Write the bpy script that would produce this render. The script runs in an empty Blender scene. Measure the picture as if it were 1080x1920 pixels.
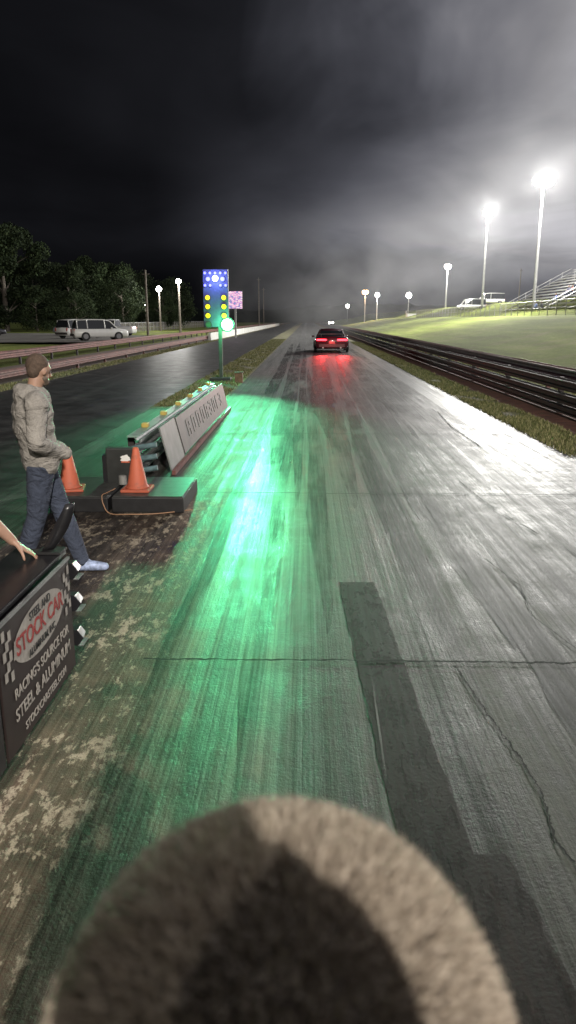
import bpy, bmesh, math, random
import numpy as np
from mathutils import Vector, Matrix
random.seed(7); rng=np.random.default_rng(7)
S=bpy.context.scene; COL=S.collection
S.view_settings.view_transform='Standard'; S.view_settings.look='None'; S.view_settings.exposure=0

# ------------------------------------------------------------------ materials
class N:
    def __init__(s,name):
        s.m=bpy.data.materials.new(name); s.m.use_nodes=True
        s.t=s.m.node_tree; s.b=s.t.nodes['Principled BSDF']; s.o=s.t.nodes['Material Output']
    def n(s,t,**k):
        x=s.t.nodes.new(t)
        for a,b in k.items(): setattr(x,a,b)
        return x
    def l(s,a,b): s.t.links.new(a,b)
    def v(s,sock,val):
        if hasattr(val,'is_output') or isinstance(val,bpy.types.NodeSocket): s.l(val,sock)
        else: sock.default_value=val
    def pos(s): return s.n('ShaderNodeNewGeometry').outputs['Position']
    def obj(s): return s.n('ShaderNodeTexCoord').outputs['Object']
    def sc(s,vec,sc,loc=(0,0,0)):
        m=s.n('ShaderNodeMapping'); s.l(vec,m.inputs['Vector']); m.inputs['Scale'].default_value=sc; m.inputs['Location'].default_value=loc
        return m.outputs[0]
    def noise(s,vec,scale=1,detail=6,rough=.6,dist=0):
        x=s.n('ShaderNodeTexNoise'); s.l(vec,x.inputs['Vector']); x.inputs['Scale'].default_value=scale
        x.inputs['Detail'].default_value=detail; x.inputs['Roughness'].default_value=rough; x.inputs['Distortion'].default_value=dist
        return x.outputs['Fac']
    def ramp(s,f,stops,interp='LINEAR'):
        r=s.n('ShaderNodeValToRGB'); r.color_ramp.interpolation=interp; s.l(f,r.inputs[0]); e=r.color_ramp.elements
        while len(e)<len(stops): e.new(.5)
        for q,(p,c) in zip(e,stops):
            q.position=p
        for q,(p,c) in zip(e,stops):
            q.color=(c,c,c,1) if isinstance(c,(int,float)) else (*c,1)
        return r.outputs[0]
    def rng(s,f,a,b,c=0,d=1):
        x=s.n('ShaderNodeMapRange'); s.v(x.inputs[0],f); x.inputs[1].default_value=a; x.inputs[2].default_value=b; x.inputs[3].default_value=c; x.inputs[4].default_value=d
        return x.outputs[0]
    def ma(s,op,a,b=0.5,clamp=False):
        x=s.n('ShaderNodeMath',operation=op); x.use_clamp=clamp; s.v(x.inputs[0],a); s.v(x.inputs[1],b); return x.outputs[0]
    def mix(s,f,a,b,mode='MIX'):
        x=s.n('ShaderNodeMix',data_type='RGBA',blend_type=mode); s.v(x.inputs[0],f)
        s.v(x.inputs[6],a if not isinstance(a,tuple) else (*a,1)); s.v(x.inputs[7],b if not isinstance(b,tuple) else (*b,1)); return x.outputs[2]
    def xyz(s,v):
        x=s.n('ShaderNodeSeparateXYZ'); s.l(v,x.inputs[0]); return x.outputs
    def bump(s,h,strength=.3,dist=.01):
        x=s.n('ShaderNodeBump'); s.l(h,x.inputs['Height']); x.inputs['Strength'].default_value=strength; x.inputs['Distance'].default_value=dist
        s.l(x.outputs[0],s.b.inputs['Normal'])
    def col(s,c): s.v(s.b.inputs['Base Color'],c if not isinstance(c,tuple) else (*c,1))
    def rough(s,r): s.v(s.b.inputs['Roughness'],r)

def simple(name,c,rough=.6,var=.25,scale=8,metal=0,bump=.0,coat=0):
    k=N(name); f=k.noise(k.obj(),scale,5)
    c1=tuple(x*(1-var) for x in c); c2=tuple(min(1,x*(1+var)) for x in c)
    k.col(k.ramp(f,[(.3,c1),(.7,c2)])); k.rough(rough); k.b.inputs['Metallic'].default_value=metal
    k.b.inputs['Coat Weight'].default_value=coat
    if bump: k.bump(f,bump,.01)
    return k.m
def emis(name,c,st):
    k=N(name); k.col((c[0]*.5,c[1]*.5,c[2]*.5)); k.b.inputs['Emission Color'].default_value=(*c,1); k.b.inputs['Emission Strength'].default_value=st
    return k.m

# ------------------------------------------------------------------ mesh helpers
class B:
    def __init__(s): s.b=bmesh.new()
    def box(s,c,d,rot=None):
        m=Matrix.Translation(c)
        if rot is not None: m=m@rot.to_4x4()
        m=m@Matrix.Diagonal((d[0],d[1],d[2],1))
        bmesh.ops.create_cube(s.b,size=1,matrix=m); return s
    def cone(s,p0,p1,r0,r1=None,n=12,cap=True):
        r1=r0 if r1 is None else r1
        p0=Vector(p0);p1=Vector(p1);d=p1-p0
        q=d.to_track_quat('Z','Y').to_matrix().to_4x4()
        bmesh.ops.create_cone(s.b,cap_ends=cap,segments=n,radius1=r0,radius2=max(r1,1e-4),depth=d.length,matrix=Matrix.Translation((p0+p1)/2)@q); return s
    def ell(s,c,r,u=16,v=10):
        bmesh.ops.create_uvsphere(s.b,u_segments=u,v_segments=v,radius=1,matrix=Matrix.Translation(c)@Matrix.Diagonal((r[0],r[1],r[2],1))); return s
    def ico(s,c,r,k=2):
        r=(r,r,r) if isinstance(r,(int,float)) else r
        bmesh.ops.create_icosphere(s.b,subdivisions=k,radius=1,matrix=Matrix.Translation(c)@Matrix.Diagonal((*r,1))); return s
    def poly(s,pts):
        s.b.faces.new([s.b.verts.new(p) for p in pts]); return s
    def loft(s,rings,cap=True,close=True):
        R=[[s.b.verts.new(p) for p in r] for r in rings]; n=len(R[0])
        for a,b in zip(R[:-1],R[1:]):
            for i in range(n if close else n-1):
                j=(i+1)%n; s.b.faces.new((a[i],a[j],b[j],b[i]))
        if cap: s.b.faces.new(R[0][::-1]); s.b.faces.new(R[-1])
        return s
    def obj(s,name,mat,parent=None,smooth=False,bevel=0,loc=None):
        bmesh.ops.recalc_face_normals(s.b,faces=s.b.faces)
        if bevel:
            bmesh.ops.bevel(s.b,geom=list(s.b.edges),offset=bevel,segments=2,affect='EDGES',profile=.6,clamp_overlap=True)
        me=bpy.data.meshes.new(name); s.b.to_mesh(me); s.b.free()
        return link(name,me,mat,parent,smooth,loc)
def link(name,me,mat,parent=None,smooth=False,loc=None):
    o=bpy.data.objects.new(name,me); COL.objects.link(o)
    if mat: me.materials.append(mat)
    if smooth: me.polygons.foreach_set('use_smooth',[True]*len(me.polygons))
    if parent: o.parent=parent
    if loc: o.location=loc
    return o
def top(name,loc,label,cat,rot=0,group=None):
    e=bpy.data.objects.new(name,None); e.empty_display_size=.2; COL.objects.link(e); e.location=loc; e.rotation_euler[2]=rot
    e['label']=label; e['category']=cat
    if group: e['group']=group
    return e
def copytree(o,loc,rot=None,parent=None):
    c=o.copy(); COL.objects.link(c)
    if parent: c.parent=parent
    else:
        c.location=loc
        if rot is not None: c.rotation_euler[2]=rot
    for ch in list(o.children):
        copytree(ch,None,None,c)
    return c
def arrmesh(name,V,F):
    me=bpy.data.meshes.new(name); V=np.asarray(V,dtype=np.float32);F=np.asarray(F,dtype=np.int32)
    me.vertices.add(len(V)); me.vertices.foreach_set('co',V.ravel())
    n,k=F.shape; me.loops.add(n*k); me.loops.foreach_set('vertex_index',F.ravel())
    me.polygons.add(n); me.polygons.foreach_set('loop_start',np.arange(0,n*k,k)); me.polygons.foreach_set('loop_total',np.full(n,k))
    me.update(calc_edges=True); return me
def struct(o,kind='structure'): o['kind']=kind; return o

# ------------------------------------------------------------------ camera
cam=bpy.data.cameras.new('camera'); co=bpy.data.objects.new('camera',cam); COL.objects.link(co); S.camera=co
cam.sensor_fit='VERTICAL'; cam.sensor_height=36; cam.lens=26; cam.clip_start=.01; cam.clip_end=6000
PITCH=math.radians(14.6); YAW=math.radians(1.4)
co.location=(0,0,2.05); co.rotation_euler=(math.pi/2-PITCH,0,YAW)
cam.dof.use_dof=True; cam.dof.focus_distance=9; cam.dof.aperture_fstop=6.0

# ------------------------------------------------------------------ world (night sky, lit cloud)
W=bpy.data.worlds.new('World'); S.world=W; W.use_nodes=True; t=W.node_tree
class WN(N):
    def __init__(s): s.t=t
k=WN(); bg=t.nodes['Background']
d=k.n('ShaderNodeTexCoord').outputs['Generated']
x,y,z=k.xyz(d)
zc=k.ma('ADD',k.ma('MAXIMUM',z,0.0),.20)
cx=k.ma('DIVIDE',x,zc); cy=k.ma('DIVIDE',y,zc)
cv=k.n('ShaderNodeCombineXYZ'); k.l(cx,cv.inputs[0]); k.l(cy,cv.inputs[1])
n1=k.noise(cv.outputs[0],.9,3,.45,.5)
n2=k.noise(k.sc(cv.outputs[0],(1,.8,1),(5,2,0)),2.0,4,.5,.8)
n3=k.noise(k.sc(d,(1,1,1.3),(1.3,0,4)),5,4,.5,.6)
az=k.ma('ADD',x,k.ma('MULTIPLY',k.ma('SUBTRACT',n3,.5),.30))
side=k.ramp(k.rng(az,-.35,.5),[(0,.008),(.33,.012),(.45,.035),(.56,.09),(.66,.20),(.76,.38),(.88,.52),(1,.6)])
cl=k.rng(n1,.32,.68,.65,1.15); cl2=k.rng(n2,.3,.7,.8,1.2)
low=k.ramp(k.rng(z,0,.4),[(0,.14),(.1,.22),(.24,.8),(.42,.62),(.6,.85),(.78,1.1),(1,.85)])
br=k.ma('MULTIPLY',k.ma('MULTIPLY',side,cl),k.ma('MULTIPLY',cl2,low))
band=k.ma('MULTIPLY',k.ramp(k.rng(k.ma('ADD',z,k.ma('MULTIPLY',k.ma('SUBTRACT',n2,.5),.03)),0,.25),[(0,0.10),(.26,.18),(.42,1),(.62,.55),(1,0)],'EASE'),k.ramp(k.rng(x,-.2,.35),[(0,0.0),(.3,.05),(.6,.15),(1,.24)],'EASE'))
br=k.ma('ADD',br,k.ma('MULTIPLY',band,cl2))
tint=k.mix(k.rng(br,.0,.25),(.92,.95,1.18),(1.0,.985,1.05))
k.l(k.mix(1,tint,br,'MULTIPLY'),bg.inputs[0]); bg.inputs[1].default_value=1.0

# ------------------------------------------------------------------ terrain
def tz(x,y):
    z=-.03
    if x>7: s=min(1,(x-7)/20); z+=2.5*s*s*(3-2*s)
    if x>27: z+=.28*(min(x,36)-27)
    if x<-14: z+=.25*min(1,(-14-x)/20)
    return z
def axis(pts):
    out=[]
    for a,b,n in pts: out+=list(np.linspace(a,b,n,endpoint=False))
    out.append(pts[-1][1]); return out
xs=axis([(-2500,-200,6),(-200,-40,12),(-40,-12,14),(-12,6,4),(6,40,34),(40,200,14),(200,2500,6)])
ys=axis([(-200,0,5),(0,200,40),(200,600,14),(600,3500,8)])
V=[(x,y,tz(x,y)) for y in ys for x in xs]; nx=len(xs)
F=[(j*nx+i,j*nx+i+1,(j+1)*nx+i+1,(j+1)*nx+i) for j in range(len(ys)-1) for i in range(nx-1)]
k=N('grass_ground'); p=k.pos()
a=k.noise(p,.35,5); b=k.noise(k.sc(p,(1,1,1)),5,8,.7); c=k.noise(p,40,3,.7); sw=k.noise(k.sc(p,(.5,.07,1)),1,4)
g=k.ramp(b,[(.3,(.080,.108,.022)),(.55,(.14,.17,.040)),(.75,(.21,.22,.07))])
g=k.mix(k.rng(a,.5,.72),g,k.ramp(b,[(.3,(.13,.12,.05)),(.7,(.21,.20,.09))]))
k.col(k.mix(1,g,k.ramp(sw,[(.35,.7),(.65,1.2)]),'MULTIPLY')); k.rough(.95); k.bump(c,1,.05)
k.b.inputs['Specular IOR Level'].default_value=.1
GRASS=k.m
g=struct(link('ground',arrmesh('ground',V,F),GRASS,smooth=True))

# track surface
k=N('track_surface'); p=k.pos(); x,y,z=k.xyz(p)
wob=k.noise(k.sc(p,(.5,.12,1)),1,3)
xw=k.ma('ADD',x,k.ma('MULTIPLY',k.ma('SUBTRACT',wob,.5),.35))
st=k.noise(k.sc(p,(11,.10,1)),1,4,.7); st2=k.noise(k.sc(p,(38,.22,1),(3,1,0)),1,3,.7); stw=k.noise(k.sc(p,(3.2,.09,1),(7,3,0)),1,4,.6)
mot=k.noise(p,2.2,9,.68,.3); fine=k.noise(p,55,4,.7)
prof=k.ramp(k.rng(xw,-4,4.5),[(0,(.02,.02,.02)),(.25,(.030,.024,.019)),(.33,(.080,.057,.038)),(.40,(.056,.040,.029)),(.47,(.026,.023,.019)),(.55,(.024,.023,.020)),(.59,(.038,.040,.034)),(.72,(.066,.069,.061)),(.78,(.04,.04,.037)),(.88,(.055,.055,.053)),(.97,(.040,.038,.037)),(1,(.04,.04,.035))])
far=k.mix(k.rng(xw,-2.5,4,0,1),(.046,.046,.044),(.072,.072,.072))  # far surface lightened, haze over the track put into its colour
base=k.mix(k.rng(y,9,19),prof,far)
base=k.mix(1,base,k.ramp(st,[(.3,.45),(.5,.95),(.7,1.5)]),'MULTIPLY')
base=k.mix(1,base,k.ramp(stw,[(.34,.40),(.5,1),(.66,1.35)]),'MULTIPLY')
base=k.mix(1,base,k.ramp(st2,[(.3,.65),(.7,1.3)]),'MULTIPLY')
base=k.mix(1,base,k.ramp(mot,[(.32,.35),(.5,1.0),(.68,1.75)]),'MULTIPLY')
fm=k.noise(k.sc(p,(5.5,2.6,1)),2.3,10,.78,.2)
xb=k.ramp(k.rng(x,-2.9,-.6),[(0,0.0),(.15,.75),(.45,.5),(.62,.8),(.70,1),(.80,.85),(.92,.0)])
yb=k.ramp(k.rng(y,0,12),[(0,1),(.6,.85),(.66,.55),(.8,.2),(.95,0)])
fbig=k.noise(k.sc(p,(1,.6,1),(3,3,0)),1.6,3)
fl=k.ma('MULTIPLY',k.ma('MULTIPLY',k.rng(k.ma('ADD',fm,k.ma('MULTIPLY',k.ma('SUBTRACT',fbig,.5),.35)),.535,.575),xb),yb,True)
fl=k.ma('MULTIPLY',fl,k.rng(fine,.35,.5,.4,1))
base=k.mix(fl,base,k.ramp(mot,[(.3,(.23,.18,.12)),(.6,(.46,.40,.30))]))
k.col(base)
rp=k.ramp(k.rng(x,-4,4.5),[(0,.62),(.33,.60),(.365,.52),(.39,.36),(.445,.36),(.48,.52),(.62,.58),(.8,.50),(1,.48)])
ry=k.ramp(k.rng(y,0,30),[(0,.12),(.14,.09),(.24,.04),(.34,.04),(.45,.13),(.56,.20),(.60,.32),(1,.24)])
rl=k.ma('ADD',rp,k.ma('MULTIPLY',ry,k.rng(x,-.5,1.2,1,0)))
rg=k.ma('ADD',rl,k.ma('MULTIPLY',k.ma('SUBTRACT',mot,.5),.5)); rg=k.ma('ADD',rg,k.ma('MULTIPLY',k.ma('SUBTRACT',st,.5),.55)); rg=k.ma('ADD',rg,k.ma('MULTIPLY',fl,.2))
k.rough(k.ma('MAXIMUM',rg,.27))
sp=k.ramp(k.rng(x,-4,4.5),[(0,.3),(.37,.45),(.39,.85),(.45,.85),(.49,.45),(.6,.24),(1,.24)])
k.v(k.b.inputs['Specular IOR Level'],k.ma('MULTIPLY',sp,k.ramp(st2,[(.32,.45),(.6,1.2)])))
lug=k.noise(k.sc(p,(4,9,1)),1,2); chat=k.noise(k.sc(p,(9,2.2,1),(2,7,0)),2.2,5,.7)
h=k.ma('ADD',k.ma('ADD',k.ma('MULTIPLY',mot,.5),k.ma('MULTIPLY',fine,.45)),k.ma('MULTIPLY',st2,.35)); h=k.ma('ADD',h,k.ma('ADD',k.ma('MULTIPLY',lug,.3),k.ma('MULTIPLY',chat,.6))); k.bump(h,.6,.013)
TRACK=k.m
def sheet(name,x0,x1,y0,y1,z,mat,nx=1,ny=60):
    ysq=[y0+(y1-y0)*(i/ny)**2 for i in range(ny+1)]; xq=np.linspace(x0,x1,nx+1)
    V=[(a,b,z) for b in ysq for a in xq]; w=nx+1
    F=[(j*w+i,j*w+i+1,(j+1)*w+i+1,(j+1)*w+i) for j in range(ny) for i in range(nx)]
    return struct(link(name,arrmesh(name,V,F),mat))
sheet('track_lane',-3.7,4.15,-8,520,0,TRACK)
k=N('opposite_lane_asphalt'); p=k.pos(); st=k.noise(k.sc(p,(3,.06,1)),1,5,.7); m2=k.noise(p,1.5,8,.7)
k.col(k.mix(1,k.ramp(st,[(.35,(.010,.010,.010)),(.6,(.026,.025,.024)),(.75,(.07,.065,.06))]),k.ramp(m2,[(.3,.6),(.7,1.3)]),'MULTIPLY')); k.rough(k.rng(m2,.3,.7,.36,.6)); k.bump(k.noise(p,30,4),.4,.01)
sheet('opposite_lane',-8.9,-3.704,-8,520,.0,k.m)
k=N('verge'); p=k.pos(); a=k.noise(p,1.2,7,.7)
k.col(k.ramp(a,[(.3,(.05,.045,.025)),(.5,(.12,.11,.05)),(.65,(.15,.16,.06)),(.8,(.30,.27,.16))])); k.rough(.95); k.bump(k.noise(p,25,5,.8),1,.04); VERGE=k.m
sheet('median_verge',-3.75,-2.12,17.6,520,.006,VERGE)
sheet('left_verge',-9.9,-8.9,-8,520,.0,VERGE)
sheet('right_verge',4.15,4.95,-8,520,.0,VERGE)
k=N('red_dirt'); p=k.pos(); a=k.noise(p,3,8,.7)
k.col(k.ramp(a,[(.3,(.045,.022,.014)),(.6,(.13,.05,.034)),(.8,(.20,.12,.07))])); k.rough(.9); k.bump(a,1,.04); DIRT=k.m
sheet('shoulder_dirt',4.95,7.3,-8,520,.0,DIRT)
k=N('return_road'); p=k.pos(); a=k.noise(k.sc(p,(2,.2,1)),1,7,.7)
k.col(k.ramp(a,[(.3,(.05,.042,.035)),(.6,(.16,.11,.085)),(.8,(.32,.22,.17))])); k.rough(.85); RET=k.m
sheet('return_road',-13.4,-9.9,-8,520,.0,RET)
k=N('gravel'); p=k.pos(); a=k.noise(p,.6,8,.7)
k.col(k.ramp(a,[(.3,(.06,.055,.05)),(.7,(.16,.15,.13))])); k.rough(.95); k.bump(k.noise(p,20,4),.8,.03)
pl=[(-16,62),(-17,84),(-28,100),(-48,104),(-60,88),(-52,72),(-30,60)]
bb=B(); bb.poly([(a,b,tz(-40,0)+.03) for a,b in pl]); struct(bb.obj('parking_lot',k.m))

# rubber patch, joints, cracks, tyre marks
k=N('rubber_patch'); p=k.pos(); st=k.noise(k.sc(p,(38,.3,1)),1,2,.6); e=k.noise(k.sc(p,(5,1.6,1)),2,7,.7); e2=k.noise(p,3,7,.7)
k.col(k.mix(1,k.ramp(st,[(.3,(.009,.0075,.007)),(.7,(.020,.016,.0145))]),k.ramp(e2,[(.3,.6),(.7,1.35)]),'MULTIPLY')); k.rough(k.rng(st,.3,.7,.62,.74)); k.b.inputs['Specular IOR Level'].default_value=.22; k.bump(k.ma('ADD',k.ma('MULTIPLY',st,.4),k.noise(p,50,4)),.3,.008)
k.v(k.b.inputs['Alpha'],k.rng(e,.36,.5,.45,1)); RUB=k.m
def strip(name,pts,w,z,mat,jit=.3,taper=0):
    V=[];F=[]; L=len(pts)
    for i,(a,b) in enumerate(pts):
        q=pts[min(i+1,L-1)]; r=pts[max(i-1,0)]; d=Vector((q[0]-r[0],q[1]-r[1],0)).normalized(); nn=Vector((-d.y,d.x,0))
        tp=min(1,(i+.15)/taper,(L-1-i+.15)/taper) if taper else 1
        w0=w*tp*(1+random.uniform(-jit,jit)); w1=w*tp*(1+random.uniform(-jit,jit))
        V+=[(a+nn.x*w0/2,b+nn.y*w0/2,z),(a-nn.x*w1/2,b-nn.y*w1/2,z)]
        if i: F.append((2*i-2,2*i-1,2*i+1,2*i))
    return struct(link(name,arrmesh(name,V,F),mat))
strip('rubber_patch',[(.535-.003*i,2.35+i*.08) for i in range(42)],.29,.0042,RUB,.05)
strip('rubber_patch',[(.80-.006*i,.9+i*.08) for i in range(21)],.26,.0056,RUB,.12)
CR=simple('crack_dark',(.008,.008,.007),.9)
def line(x0,x1,y,n=60,amp=.012):
    o=0;out=[]
    for i in range(n+1):
        o=o*.7+random.uniform(-amp,amp); out.append((x0+(x1-x0)*i/n,y+o))
    return out
strip('road_joint',line(-1.0,4.1,4.2,200,.005),.018,.0099,CR,.6)
strip('road_joint',line(.9,4.1,1.97,120,.006),.016,.0099,CR,.6)
strip('road_joint',line(-1.3,4.1,8.75),.022,.0099,CR,.6)
strip('road_joint',line(-1.7,4.1,13.6),.03,.0099,CR,.5)
def crack(pts,w=.010):
    out=[]
    for (a,b),(c,d) in zip(pts[:-1],pts[1:]):
        n=26; o=0
        for i in range(n): o=o*.6+random.uniform(-.006,.006); out.append((a+(c-a)*i/n+o,b+(d-b)*i/n+random.uniform(-.003,.003)))
    strip('pavement_crack',out,w,.0104,CR,.85)
crack([(.92,4.15),(.96,3.75),(.99,3.5),(1.04,3.2),(1.06,2.9),(1.02,2.6),(1.08,2.3),(1.06,1.9)],.008)
crack([(2.0,9.5),(2.1,8.0),(2.3,7.0)],.010); crack([(3.0,17),(2.85,14.5),(2.9,12)],.02); crack([(1.55,6.4),(1.7,5.6),(1.62,4.9),(1.8,4.2)],.006)
def mark(name,al):
    k=N(name); p=k.pos(); e=k.noise(k.sc(p,(14,.5,1)),1,5,.7); e3=k.noise(k.sc(p,(1.5,.35,1)),1,3)
    k.col((.010,.010,.010)); k.rough(.55); k.b.inputs['Specular IOR Level'].default_value=.35; k.v(k.b.inputs['Alpha'],k.ma('MULTIPLY',k.rng(e,.30,.62,0,al),k.rng(e3,.38,.55,.15,1))); return k.m
TM=mark('tyre_mark',.66); TMD=mark('tyre_mark_dense',.9)
for i_,(x0,x1,ya,yb,w) in enumerate([(-.45,-.62,9.0,70,.34),(-.12,-.1,8.0,60,.16),(.55,1.0,8,52,.28),(.8,1.9,7,50,.22),(2.3,2.5,9,90,.4),(2.0,2.3,13,120,.25),(.15,.1,4.6,34,.18),(-1.0,-1.2,17,70,.3),(1.35,1.6,4.4,40,.27),(3.1,3.1,10,120,.3),(.95,1.0,3.6,24,.2),(1.9,1.8,3.4,26,.34),(.4,.9,13,70,.5),(-.85,-.80,3.0,16,.10),(-.30,-.28,2.6,18,.12),(1.5,1.45,2.2,12,.2),(2.6,2.9,4,30,.35)]):
    n=48; strip('tyre_mark',[(x0+(x1-x0)*((i/n)**1.6)+.02*math.sin(i*.4),ya+(yb-ya)*(i/n)**1.6) for i in range(n+1)],w*1.25,.0045+i_*.0003,TMD if i_ in(0,1,7,12) else TM,.08,12)
k=N('pale_mark'); p=k.pos(); e=k.noise(k.sc(p,(12,.8,1)),1,5,.7)
k.col((.26,.27,.26)); k.rough(.7); k.v(k.b.inputs['Alpha'],k.rng(e,.4,.7,0,.5)); PM=k.m
for i_,(x0,x1,ya,yb,w) in enumerate([(1.2,1.25,7,60,.05),(2.75,2.8,9,90,.07),(.36,.40,2.2,4.1,.010),(1.7,2.9,10,45,.05)]):
    n=30; strip('pale_tyre_mark',[(x0+(x1-x0)*(i/n),ya+(yb-ya)*i/n) for i in range(n+1)],w,.0109+.0002*i_,PM,.3,6)

# grass tufts
def blades(name,areas,n,h,mat):
    P=[]
    for (x0,x1,y0,y1,wt) in areas:
        m=int(n*wt); yy=y0+(y1-y0)*rng.random(m)**1.6; xx=x0+(x1-x0)*rng.random(m)
        keep=(np.sin(xx*5+np.sin(yy*1.3)*2)+np.sin(yy*2.1+xx*3))>-.5-rng.random(m)
        P.append(np.stack([xx,yy],1)[keep])
    P=np.concatenate(P); m=len(P); zz=np.array([max(tz(a,b),-.01) if a>7.3 or a<-13.4 else 0 for a,b in P])
    a=rng.random(m)*6.28; hh=h*(.4+rng.random(m)); w=.006+.0016*P[:,1]*.3; lean=rng.normal(0,.4,(m,2))*hh[:,None]
    V=np.zeros((m,3,3)); V[:,0,0]=P[:,0]-np.cos(a)*w; V[:,0,1]=P[:,1]-np.sin(a)*w; V[:,1,0]=P[:,0]+np.cos(a)*w; V[:,1,1]=P[:,1]+np.sin(a)*w
    V[:,2,0]=P[:,0]+lean[:,0]; V[:,2,1]=P[:,1]+lean[:,1]; V[:,:,2]=zz[:,None]; V[:,2,2]+=hh
    return struct(link(name,arrmesh(name,V.reshape(-1,3),np.arange(m*3).reshape(-1,3)),mat),'stuff')
k=N('grass_blade'); r=k.n('ShaderNodeNewGeometry').outputs['Random Per Island']
k.col(k.ramp(r,[(0,(.06,.08,.02)),(.5,(.15,.16,.055)),(1,(.32,.29,.15))])); k.rough(.8); GB=k.m
blades('verge_grass',[(4.05,4.95,6,70,.5),(-3.7,-2.2,18,80,.22),(-9.8,-8.95,12,80,.15),(7.3,9.5,14,60,.13)],80000,.065,GB)

# ------------------------------------------------------------------ materials for objects
STEEL=simple('galvanised_steel',(.30,.31,.31),.45,.3,6,.7,.1)
RUST=simple('rusty_rail',(.15,.060,.050),.6,.5,5,.2,.2)
DRAIL=simple('dark_rail',(.032,.026,.026),.75,.5,4,.0,.2)
BLK=simple('black_rubber',(.012,.012,.013),.5,.3,20)
BLKG=simple('black_gloss',(.014,.014,.016),.3,.3,10)
WHITE=simple('white_paint',(.75,.75,.72),.35,.08,5,coat=.5)
WOOD=simple('pole_wood',(.13,.11,.09),.85,.4,6,bump=.3)
GREYP=simple('pole_grey',(.30,.30,.30),.5,.2,4,.2)
RED=simple('sign_red',(.26,.03,.028),.6,.25,20)
CREAM=simple('sign_white',(.30,.28,.25),.6,.25,25)
YEL=simple('yellow_cap',(.45,.34,.08),.5,.2,10)
GLASS=simple('dark_glass',(.015,.017,.02),.08,.1,3)

# ------------------------------------------------------------------ guard rails
def wbeam(zc,h,y0,y1,xoff=0,sgn=1):
    pr=[(-.0,-h/2),(.035,-h/2+.03),(.07,-h*.36),(.07,-h*.2),(.01,-.03),(.01,.03),(.07,h*.2),(.07,h*.36),(.035,h/2-.03),(0,h/2)]
    b=B(); n=max(2,int((y1-y0)/6)); rings=[]
    for i in range(n+1):
        yy=y0+(y1-y0)*i/n
        rings.append([(xoff+sgn*a,yy,zc+c) for a,c in pr]+[(xoff+sgn*(a-.012),yy,zc+c) for a,c in reversed(pr)])
    b.loft(rings); return b
def guardrail(x,y0,y1,label,mat,sgn,rows,step,hp,group='guard rails beside the drag strip'):
    e=top('guard_rail',(x,y0,0),label,'guard rail',0,group)
    for zc,h,m in rows: wbeam(zc,h,0,y1-y0,.06*sgn,sgn).obj('beam',m,e)
    y=.5;first=None
    while y<y1-y0 and y<step*70:
        if first is None: first=B().box((0,y,hp/2),(.1,.12,hp)).obj('post',mat,e); fy=y
        else:
            c=first.copy(); COL.objects.link(c); c.parent=e; c.location=(0,y-fy,0)
        y+=step
    return e
guardrail(5.75,3,330,'long low dark steel guard rail with three beams',DRAIL,-1,[(.66,.26,DRAIL),(.36,.26,DRAIL),(.12,.2,DRAIL)],4.5,.80)
guardrail(6.9,3,330,'rusty red guard rail at foot of grass bank',RUST,-1,[(.66,.34,RUST)],4.5,.80)
guardrail(-13.6,8,330,'reddish steel guard rail beside the return road',DRAIL,1,[(.50,.36,RUST)],4.5,.66)
guardrail(-9.95,14,330,'low pinkish guard rail between lane and return road',RUST,1,[(.30,.28,RUST)],4.5,.42)

# median wall with banner
e=top('median_barrier',(-1.85,9.3,0),'low steel barrier with grey banner panels between the lanes','barrier')
wbeam(.48,.22,0,8.1,-.33,1).obj('beam',STEEL,e)
wbeam(.22,.2,0,8.1,-.33,1).obj('beam',STEEL,e)
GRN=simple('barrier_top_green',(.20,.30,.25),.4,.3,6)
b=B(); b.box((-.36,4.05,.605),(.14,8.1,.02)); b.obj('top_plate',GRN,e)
k=N('grey_banner'); p=k.obj(); a=k.noise(p,3,6,.7); k.col(k.ramp(a,[(.3,(.04,.037,.035)),(.7,(.09,.083,.075))])); k.rough(.6); GBAN=k.m
tilt=Matrix.Rotation(math.radians(-14),3,'Y')
b=B(); b.box((-.06,1.15,.34),(.02,1.1,.60),tilt); b.obj('banner_panel',simple('pale_panel',(.14,.15,.14),.55,.25,4),e)
b=B(); b.box((-.06,4.95,.34),(.02,6.3,.56),tilt); b.obj('banner_panel',GBAN,e)
b=B(); b.box((.06,4.3,.035),(.05,7.6,.06)); b.obj('foot_rail',RUST,e)
for i in range(8):
    B().box((-.42,.2+i*1.08,.295),(.08,.08,.59)).obj('post',DRAIL,e)
for i in range(6):
    B().box((-.36,.8+i*1.35,.645),(.09,.13,.06)).obj('yellow_reflector',YEL,e,bevel=.01)
LET=simple('worn_letter',(.105,.096,.085),.7,.6,22)
def textobj(s,size,mat,parent,loc,rot,name='lettering',ext=.001,sx=1,shear=0):
    cu=bpy.data.curves.new('txt','FONT'); cu.body=s; cu.size=size; cu.align_x='CENTER'; cu.align_y='CENTER'; cu.extrude=ext; cu.shear=shear; cu.offset=size*.012
    o=bpy.data.objects.new('tmp',cu); COL.objects.link(o); dg=bpy.context.evaluated_depsgraph_get()
    me=bpy.data.meshes.new_from_object(o.evaluated_get(dg)); bpy.data.objects.remove(o)
    for v in me.vertices: v.co.x*=sx
    q=link(name,me,mat,parent); q.location=loc; q.rotation_euler=rot; return q
for i in range(9):
    b=B(); yy=2.6+i*.55; zz=.36
    for (a,c,w,h) in random.sample([(-.12,0,.05,.26),(.12,0,.05,.26),(0,.11,.24,.05),(0,-.11,.24,.05),(0,0,.22,.05)],4):
        b.box((-.06+.016-(zz+c-.34)*.25,yy+a,zz+c),(.006,w,h),tilt)
    b.obj('worn_letter',LET,e)
for zc in (.15,.3,.45):
    b=B(); b.cone((-.40,-.02,zc),(-.05,-.02,zc+.06),.035,.035,10); b.obj('end_tube',simple('blue_green_tube',(.10,.16,.17),.35,.4,12),e)

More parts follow.
